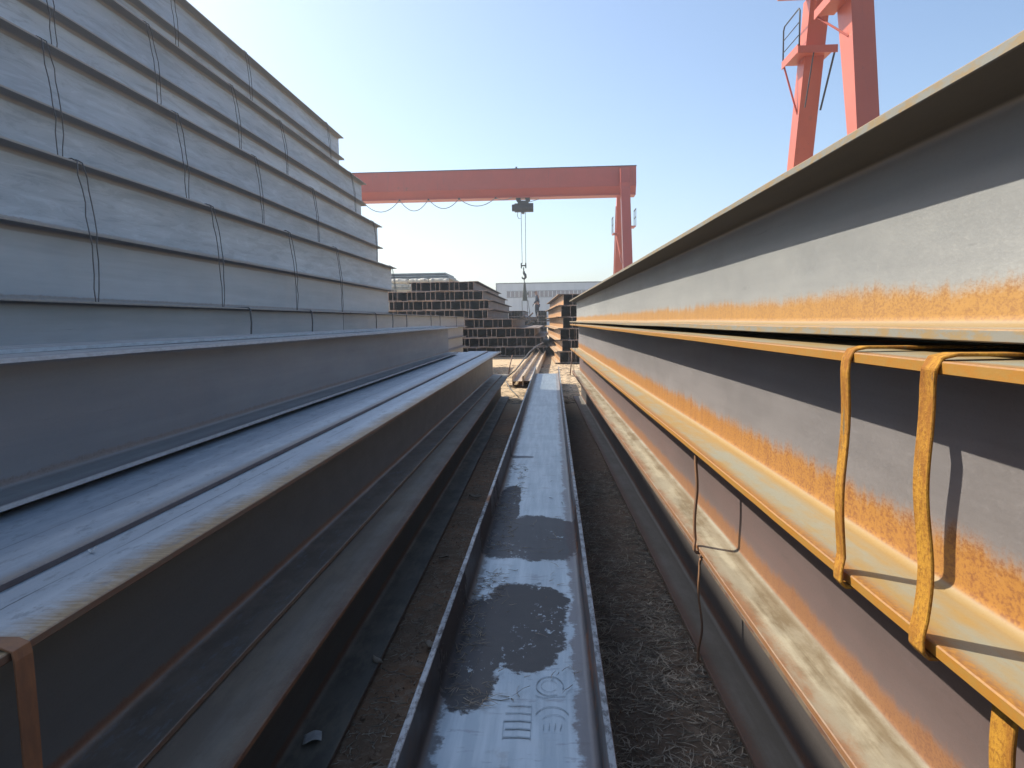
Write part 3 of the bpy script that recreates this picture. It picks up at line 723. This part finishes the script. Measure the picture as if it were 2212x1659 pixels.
for X in (22.0,):
    for ya, yb in ((18.9, 17.0), (21.5, 24.0)):
        G().hexa([(X, nl(yb)-.3, .3), (X+.5, nl(yb)-.3, .3), (X+.5, nl(yb)+.3, .3), (X, nl(yb)+.3, .3)], [(X, nl(ya)-.3, 10.24), (X+.5, nl(ya)-.3, 10.24), (X+.5, nl(ya)+.3, 10.24), (X, nl(ya)+.3, 10.24)]).obj('leg', m_red, cr)
def platform(x0, x1, y0, y1, z, rail_x, posts, foot, brace2=None, front=None):
    gp = G().box((x0, nl(y0), z), (x1, nl(y1), z+.05)); gp.box((x0-.034, nl(y0)+.003, z-.10), (x0-.004, nl(y1)-.003, z+.12)); 
    if front: gp.box((x0-.034, nl(y0)-.036, z-.14), (x1+.01, nl(y0)-.004, z+.065))
    pf = gp.obj('platform', m_red, cr)
    rl = G(); pts = [(rail_x, nl(y0), z), (rail_x, nl(y0), z+1.02), (rail_x, nl(y0)+.08, z+1.10), (rail_x, nl(y1)-.1, z+1.10), (rail_x, nl(y1), z+1.0), (rail_x, nl(y1), z)]
    rl.tube(pts, .022, 6)
    for h_ in (.38, .72): rl.tube([(rail_x, nl(y0), z+h_), (rail_x, nl(y1), z+h_)], .014, 5)
    rl.obj('railing', m_dark if posts else m_red, pf, smooth=True)
    G().tube([(x0+.03, nl(y1)-.05, z-.05), foot], .028, 6).obj('brace', m_redd, pf)
    if brace2: G().tube([brace2[0], brace2[1]], .028, 6).obj('brace', m_dark, pf)
platform(-.62, .42, 20.95, 22.35, 8.72, -.61, True, (-.25, nl(22.1), 7.25), ((.40, nl(21.05), 8.66), (.29, nl(21.75), 7.25)), True)
platform(-.72, -.25, 18.35, 19.45, 8.98, -.71, False, (-.25, nl(18.5), 8.1))
G().tube([(-.22, nl(20.92), 8.6), (-.20, nl(21.6), 7.3)], .02, 5).obj('conduit', m_dark, cr)

# ------------------------------------------------------------------ warehouse
m_wall = NB('cladding_blue_grey'); b = m_wall; b.coords()
m_wall = b.fin(b.mix(b.ramp(b.noise(.25, 4, .6), .35, .65), (.42, .47, .52), (.36, .41, .46)), .55)
m_win = plain('window_glass_dull', (.10, .09, .10), (.15, .12, .12), .4, .25, .05)
m_trim = plain('trim_dark_grey', (.05, .055, .06), (.04, .04, .045), 1, .6, .1)
m_mull = plain('mullion_pale', (.50, .54, .56), (.44, .48, .5), 1, .5, .1)
wh = empty('warehouse', (-9.65, 125, 0)); tag(wh, 'long pale blue-grey metal warehouse with a strip of windows in the distance', 'building')
g = G(); W_ = 52; x = 0
g.box((0, 0, 0), (W_, 30, 7.75)); g.obj('wall', m_wall, wh)
pm = G().box((0, 0, 0), (.92, .05, 5.3)).me('panel'); pm.materials.append(m_wall)
pm2 = G().box((0, 0, 0), (.92, .05, 1.2)).me('panel_upper'); pm2.materials.append(m_wall)
for i in range(int(W_/.96)):
    for me_, z in ((pm, .0), (pm2, 6.5)):
        o = link('wall_panel', me_, None, wh, (.02+.96*i, -.055, z))
G().box((-.12, -.16, 7.755), (W_+.1, 30.1, 7.9)).obj('roof_edge', m_trim, wh)
G().box((-.14, -.14, 0), (-.005, -.005, 7.75)).obj('corner_trim', m_trim, wh)
pane = G().box((0, 0, 0), (.62, .03, .98)).me('pane'); pane.materials.append(m_win)
mul = G().box((0, -.08, 0), (.09, .04, 1.05)).me('mullion'); mul.materials.append(m_mull)
G().box((1.7, -.09, 6.43), (46, -.01, 6.49)).obj('window_head', m_trim, wh)
G().box((1.7, -.12, 5.32), (46, -.01, 5.38)).obj('window_sill', m_trim, wh)
for i in range(60):
    if i % 1 == 0:
        link('window', pane, None, wh, (1.75+.73*i, -.05, 5.42)); link('mullion', mul, None, wh, (2.38+.73*i, -.02, 5.38))

# ------------------------------------------------------------------ shed and wrapped bundles above the far stack
m_cream = plain('wall_cream', (.62, .55, .38), (.55, .48, .34), 2, .7, .1)
m_roofg = plain('roof_grey', (.30, .34, .34), (.24, .28, .28), 3, .5, .1, (1, .1, 1))
m_wrap = plain('wrap_white', (.80, .78, .66), (.62, .60, .50), 3, .45, 1.0, (1, 1, 3), bd=.06)
sh = empty('site_shed', (-7.6, 41, 0)); tag(sh, 'low cream shed with a stepped grey roof above the far stack', 'shed')
G().box((-2.4, 0, 0), (1.55, 3.4, 3.74)).obj('wall', m_cream, sh)
for i, (x1, dy, z) in enumerate(((1.75, -.15, 3.745), (1.62, -.05, 3.88), (1.50, .05, 4.015))):
    G().box((-2.6, dy, z), (x1, 3.6-dy, z+.10)).obj('roof_sheet', m_roofg, sh, bevel=.02)
gw = G().box((-1.0, -.06, 2.45), (-.42, -.002, 3.02)); wd_ = gw.obj('window', m_mull, sh)
G().box((-.95, -.075, 2.50), (-.73, -.061, 2.97)).obj('pane', m_win, wd_); G().box((-.69, -.075, 2.50), (-.47, -.061, 2.97)).obj('pane', m_win, wd_)
rg = random.Random(9)
def bundle(x, y, z, L, r, lab):
    g = G(); pts = []; n = 9
    for i in range(n): pts.append((L*i/(n-1), rg.uniform(-.03, .03), rg.uniform(-.03, .03)))
    rs = [r*rg.uniform(.8, 1.1) for _ in pts]; rs[0] *= .7; rs[-1] *= .7
    g.tube(pts, rs, 9)
    tag(g.obj('wrapped_bundle', m_wrap, None, (x, y, z)), lab, 'bundle', 'white wrapped bundles on the far rack')
for lv, z in enumerate((3.27, 3.53)):
    for i in range(3):
        bundle(-8.9+1.12*i, 38.7, z, 1.08, .13, 'crumpled white wrapped bundle, %s of the %s row on the rack before the shed' % (['left', 'middle', 'right'][i], ['lower', 'upper'][lv]))
rk = empty('storage_rack', (-7.4, 38.7, 0)); tag(rk, 'steel rack carrying white bundles behind the far stack', 'rack')
for x in (-1.5, 0, 1.75): G().box((x-.05, -.2, 0), (x+.05, .2, 3.07)).obj('post', m_roofg, rk)
G().box((-1.6, -.25, 3.075), (1.9, .25, 3.125)).obj('shelf', m_roofg, rk)

# ------------------------------------------------------------------ people
def skinned(name, vs, es, rs, mat, parent, sub=2, root=0):
    me = bpy.data.meshes.new(name); me.from_pydata(vs, es, []); me.update(); me.materials.append(mat)
    o = link(name, me, None, parent)
    sk = o.modifiers.new('skin', 'SKIN'); sk.use_smooth_shade = True
    lay = me.skin_vertices[0] if len(me.skin_vertices) else None
    if lay is None:
        bpy.context.view_layer.update(); lay = me.skin_vertices[0]
    for i, r in enumerate(rs): lay.data[i].radius = (r, r) if not isinstance(r, tuple) else r; lay.data[i].use_root = (i == root)
    ss = o.modifiers.new('sub', 'SUBSURF'); ss.levels = sub; ss.render_levels = sub
    return o
m_skin = plain('skin', (.42, .24, .16), (.38, .21, .14), 10, .6, .05)
m_navy = plain('cloth_navy', (.035, .055, .085), (.028, .04, .06), 12, .85, .3)
m_trou = plain('cloth_dark_trousers', (.03, .042, .06), (.022, .03, .045), 12, .85, .3)
m_boot = plain('boot_brown', (.12, .07, .05), (.08, .05, .035), 10, .6, .2)
m_cap = plain('cap_grey', (.28, .24, .23), (.2, .18, .17), 10, .8, .2)
m_glove = plain('glove_black', (.02, .02, .022), None, 10, .7, .2)
m_white = plain('cloth_white', (.75, .76, .76), (.65, .66, .68), 10, .8, .3)
def chains(*cs):
    vs = []; es = []; rs = []; idx = {}
    for ch in cs:
        prev = None
        for (p, r) in ch:
            key = tuple(round(q, 4) for q in p)
            if key not in idx: idx[key] = len(vs); vs.append(p); rs.append(r)
            if prev is not None: es.append((prev, idx[key]))
            prev = idx[key]
    return vs, es, rs
def fingers(root, wrist, d, side, mat, k=1.0):
    wrist = Vector(wrist); d = Vector(d).normalized(); s = Vector(side).normalized(); nrm = d.cross(s)
    cs = []; palm = wrist+d*.05*k
    for i, (o_, ln) in enumerate(((-.03, .06), (-.01, .075), (.012, .07), (.032, .055))):
        b0 = palm+s*o_*k+d*.03*k
        cs.append([(tuple(palm), .022*k), (tuple(b0), .012*k), (tuple(b0+d*ln*.6*k+nrm*.008), .010*k), (tuple(b0+d*ln*k+nrm*.028), .008*k)])
    cs.append([(tuple(palm), .022*k), (tuple(palm-s*.045*k+nrm*.01), .012*k), (tuple(palm-s*.05*k+d*.05*k+nrm*.02), .009*k)])
    cs.append([(tuple(wrist), .022*k), (tuple(palm), .022*k)])
    return skinned('hand', *chains(*cs), mat, root, 1)
# standing worker, facing left and looking down
pw = empty('person', (-.94, 43.0, 1.378)); tag(pw, 'worker in navy clothes and cap standing on beams, looking down at the slings', 'person')
pel = (.05, 0, .90); chest = (.06, 0, 1.26); neck = (.02, 0, 1.44); head = (-.03, 0, 1.57); crown = (-.02, 0, 1.66)
body = chains([(pel, .13), ((.07, 0, 1.08), .12), (chest, .14), (neck, .06), (head, .092), (crown, .07)],
              [(pel, .13), ((.0, -.10, .84), .09), ((-.02, -.11, .46), .06), ((.05, -.11, .09), .042), ((-.10, -.11, .04), .038)],
              [(pel, .13), ((.06, .10, .84), .09), ((.08, .11, .46), .06), ((.14, .11, .09), .042), ((-.01, .11, .04), .038)],
              [(chest, .14), ((.05, -.19, 1.37), .055), ((.0, -.23, 1.10), .045), ((-.16, -.20, .90), .034)],
              [(chest, .14), ((.05, .19, 1.37), .055), ((.04, .23, 1.10), .045), ((-.10, .20, .88), .034)])
skinned('body', *body, m_skin, pw)
jk = chains([((.05, 0, .86), .15), ((.07, 0, 1.08), .145), ((.06, 0, 1.26), .155), ((.03, 0, 1.41), .085)],
            [((.06, 0, 1.26), .155), ((.05, -.19, 1.36), .075), ((.0, -.23, 1.10), .062), ((-.14, -.20, .925), .048)],
            [((.06, 0, 1.26), .155), ((.05, .19, 1.36), .075), ((.04, .23, 1.10), .062), ((-.08, .20, .905), .048)])
skinned('jacket', *jk, m_navy, pw)
tr = chains([((.05, 0, .90), .145), ((.0, -.10, .80), .105), ((-.02, -.11, .46), .078), ((.05, -.11, .12), .06)],
            [((.05, 0, .90), .145), ((.06, .10, .80), .105), ((.08, .11, .46), .078), ((.14, .11, .12), .06)])
skinned('trousers', *tr, m_trou, pw)
for (x, y) in ((.05, -.11), (.14, .11)):
    skinned('boot', *chains([((x, y, .12), .055), ((x+.02, y, .055), .055), ((x-.13, y, .05), .042), ((x-.17, y, .045), .03)]), m_boot, pw, 1)
skinned('cap', *chains([((-.01, 0, 1.655), .095), ((-.02, 0, 1.70), .075)]), m_cap, pw, 2)
G().hexa([(-.20, -.06, 1.625), (-.08, -.08, 1.64), (-.08, .08, 1.64), (-.20, .06, 1.625)], [(-.20, -.06, 1.635), (-.08, -.08, 1.66), (-.08, .08, 1.66), (-.20, .06, 1.635)]).obj('cap_peak', m_cap, pw)
skinned('nose', *chains([((-.115, 0, 1.59), .014), ((-.135, 0, 1.555), .018)]), m_skin, pw, 1)
for y in (-.035, .035): G().tube([(-.108, y, 1.59), (-.122, y, 1.59)], .010, 8).obj('eye', m_glove, pw)
G().bar((-.115, -.025, 1.515), (-.115, .025, 1.515), .01, .008).obj('mouth', m_boot, pw)
for y in (-.092, .092): G().tube([(-.02, y*.95, 1.575), (-.02, y*1.1, 1.58)], .028, 8).obj('ear', m_skin, pw)
fingers(pw, (-.16, -.20, .90), (-.6, 0, -1), (0, 1, 0), m_glove, 1.15); fingers(pw, (-.10, .20, .88), (-.4, 0, -1), (0, 1, 0), m_white, 1.0)
# bending worker in white sleeves at the heap
p2 = empty('person', (-1.47, 41.9, .72)); tag(p2, 'crouching worker with white cap and sleeves low among the scrap bars', 'person')
b2 = chains([((.10, 0, .42), .13), ((.02, 0, .62), .13), ((-.08, 0, .78), .14), ((-.14, 0, .90), .06), ((-.20, 0, 1.0), .095), ((-.20, 0, 1.07), .07)],
            [((.10, 0, .42), .13), ((-.18, -.13, .48), .085), ((-.05, -.13, .08), .05), ((-.18, -.13, .04), .04)],
            [((.10, 0, .42), .13), ((-.18, .13, .48), .085), ((-.02, .13, .08), .05), ((-.15, .13, .04), .04)],
            [((-.08, 0, .78), .14), ((-.06, -.20, .82), .06), ((-.22, -.28, .62), .045), ((-.36, -.16, .50), .034)],
            [((-.08, 0, .78), .14), ((-.06, .20, .82), .06), ((-.20, .28, .60), .045), ((-.36, .16, .50), .034)])
skinned('body', *b2, m_skin, p2)
skinned('jacket', *chains([((.08, 0, .46), .145), ((.02, 0, .62), .15), ((-.08, 0, .78), .155)], [((-.08, 0, .78), .155), ((-.06, -.20, .82), .075), ((-.22, -.28, .62), .06), ((-.33, -.18, .53), .048)],
        [((-.08, 0, .78), .155), ((-.06, .20, .82), .075), ((-.20, .28, .60), .06), ((-.33, .18, .53), .048)]), m_white, p2)
skinned('trousers', *chains([((.10, 0, .42), .145), ((-.18, -.13, .48), .10), ((-.05, -.13, .12), .065)], [((.10, 0, .42), .145), ((-.18, .13, .48), .10), ((-.02, .13, .12), .065)]), m_trou, p2)
skinned('cap', *chains([((-.20, 0, 1.06), .098), ((-.20, 0, 1.10), .075)]), m_white, p2)
fingers(p2, (-.36, -.16, .50), (-.8, 0, -.6), (0, 1, 0), m_skin); fingers(p2, (-.36, .16, .50), (-.8, 0, -.6), (0, 1, 0), m_skin)

# ------------------------------------------------------------------ litter, leaves, dry grass
m_paper = plain('paper_white', (.55, .58, .56), (.45, .47, .46), 30, .8, .3)
m_leaf = plain('leaf_dry', (.36, .30, .22), (.24, .19, .14), 30, .8, .5)
def scrap(name, x, y, z, sx, sy, mat, label, cat, seed, rz=0.0, curl=.006, pointed=False):
    n = 7; vs = []; fs = []; rgs = random.Random(seed)
    for j in range(n):
        for i in range(n):
            u, v = i/(n-1)-.5, j/(n-1)-.5
            wd = 1.0 if not pointed else max(.05, math.cos(v*math.pi)**.7)
            vs.append((u*sx*wd, v*sy, curl*(math.sin(u*5+seed)+math.cos(v*4+seed*2))+curl*1.6+.6*curl*noise.noise(Vector((u*6, v*6, seed)))))
    for j in range(n-1):
        for i in range(n-1): fs.append((j*n+i, j*n+i+1, (j+1)*n+i+1, (j+1)*n+i))
    o = link(name, mesh(name, vs, fs, True), mat, None, (x, y, z), rz)
    so_ = o.modifiers.new('thick', 'SOLIDIFY'); so_.thickness = .0008
    return tag(o, label, cat)
scrap('paper_scrap', -.738, 2.01, .026, .055, .065, m_paper, 'crumpled white paper scrap on the brown ground-level left flange', 'paper', 1, .3, .005)
scrap('dry_leaf', -.662, 2.51, .026, .035, .05, m_leaf, 'pale curled leaf on the flange edge of the left ground-level beam', 'leaf', 2, .9, .005, True)
scrap('dry_leaf', -.49, 2.68, .004, .05, .06, m_leaf, 'broad torn leaf on the soil beside the trough beam', 'leaf', 3, .2, .006, True)
scrap('dry_leaf', -.60, 3.72, .004, .04, .06, m_leaf, 'pale curled leaf on the soil at the foot of the left beam, middle distance', 'leaf', 4, 1.2, .006, True)
scrap('dry_leaf', -.575, 5.06, .004, .04, .09, m_leaf, 'long pale leaf on the soil farther up the lane', 'leaf', 5, 1.4, .006, True)
scrap('stone_chip', -.995, 1.44, .797, .018, .014, m_paper, 'small white stone chip on the orange-edged beam top', 'stone', 6, .3, .003, True)
scrap('stone_chip', -1.035, 1.215, .813, .02, .02, m_leaf, 'small pale crumb on the lapped beam at the left edge', 'stone', 7, .3, .003, True)
m_straw = plain('straw_dry', (.48, .42, .32), (.22, .185, .14), 20, .85, .2)
def straws(name, n, area, zf, seed, label, ln=(.02, .09), wd=(.0007, .0018), dens=None, mat=None, up=.018):
    rg = random.Random(seed); g = G(); k = 0
    while k < n:
        x = rg.uniform(area[0], area[1]); t = rg.random()**1.7; y = area[2]+(area[3]-area[2])*t
        if dens and rg.random() > dens(x, y): continue
        k += 1
        a = rg.uniform(0, 2*math.pi); L = rg.uniform(*ln); r = rg.uniform(*wd); cv = rg.uniform(-.9, .9); z = zf(x, y)+rg.uniform(-.002, .006)
        p = []; q = Vector((x, y, z))
        for s in range(4):
            p.append(q.copy()); q = q+Vector((math.cos(a), math.sin(a), rg.uniform(-.25, .35)*up/.018*.6))*L/3; a += cv*.5
            q.z = max(q.z, z-.002)
        g.tube(p, [r, r*.9, r*.7, r*.3], 3, False)
    o = link(name, g.me(name), mat or m_straw); o['kind'] = 'stuff'; tag(o, label, None); return o
def gz(x, y):
    p = Vector((x, y, 0)); return .012*noise.noise(p*3.1)+.010*noise.noise(p*9+Vector((5, 1, 0)))+.006*noise.noise(p*26)-.012
straws('dry_grass', 10000, (.14, .64, .9, 6.0), gz, 1, 'matted dry grass stalks on the soil right of the trough beam', ln=(.02, .085), wd=(.0008, .0025), dens=lambda x, y: .35+.65*max(0, min(1, .5+2.2*noise.noise(Vector((x*4, y*2.5, 3))))))
straws('plant_litter', 3000, (-.66, -.34, 1.2, 8.0), gz, 2, 'scattered straw bits on the soil left of the trough beam', (.012, .05), (.0008, .002))
straws('straw_litter', 500, (-.335, -.20, 1.9, 5.4), lambda x, y: .196, 3, 'straw and dirt gathered along the left side inside the trough beam', (.012, .06), (.0006, .0015), dens=lambda x, y: max(0, .5+2*noise.noise(Vector((x*8, y*3, 1)))))
straws('straw_litter', 60, (-.27, .06, 1.95, 5.0), lambda x, y: .196, 4, 'a few stalks strewn across the web of the trough beam', (.02, .09), (.0006, .0014))
straws('straw_litter', 160, (.122, .150, 1.2, 6.0), lambda x, y: .30 if x < .13 else .2, 5, 'dry roots caught on the right rim of the trough beam', (.015, .05), (.0006, .0012))
straws('dry_grass', 3500, (-1.6, .75, 11.0, 21.0), gz, 6, 'pale trampled straw on the sunlit dirt beyond the beams', (.04, .16), (.002, .005), up=.01)
# clods
g = G(); rg = random.Random(12)
for i in range(2600):
    lft = rg.random() < .55
    x = rg.uniform(-.66, -.33) if lft else rg.uniform(.14, .62); y = 1.1+6.5*rg.random()**1.8; r = rg.uniform(.002, .008)*(1 if rg.random() < .93 else 1.9)
    z = gz(x, y); c0 = Vector((x, y, z+r*.3)); k = [Vector((rg.uniform(.6, 1), 0, rg.uniform(-.3, .3))), Vector((rg.uniform(-.4, .2), rg.uniform(.6, 1), 0)), Vector((rg.uniform(-1, -.5), rg.uniform(-.3, .3), 0)), Vector((rg.uniform(-.3, .3), rg.uniform(-1, -.6), 0)), Vector((0, 0, rg.uniform(.5, .9)))]
    g.raw([c0+q*r for q in k], [(0, 1, 4), (1, 2, 4), (2, 3, 4), (3, 0, 4)])
m_clod = plain('soil_clod', (.32, .20, .12), (.20, .13, .085), 40, .95, .4)
o = link('soil_clods', g.me('soil_clods'), m_clod); o['kind'] = 'stuff'; o['label'] = 'small earth clods and grit on the lane soil'

# ------------------------------------------------------------------ thin air haze over the yard
hm_ = bpy.data.materials.new('haze'); hm_.use_nodes = True; t_ = hm_.node_tree; t_.nodes.clear()
ho_ = t_.nodes.new('ShaderNodeOutputMaterial'); pv = t_.nodes.new('ShaderNodeVolumePrincipled')
pv.inputs['Color'].default_value = (.86, .93, 1.0, 1); pv.inputs['Density'].default_value = .0022; pv.inputs['Anisotropy'].default_value = .45
t_.links.new(pv.outputs[0], ho_.inputs['Volume'])
hz = G().box((-720, -320, -1.2), (720, 1520, 13.5)).obj('haze', hm_); hz['kind'] = 'stuff'; hz['label'] = 'thin pale haze in the air over the yard'
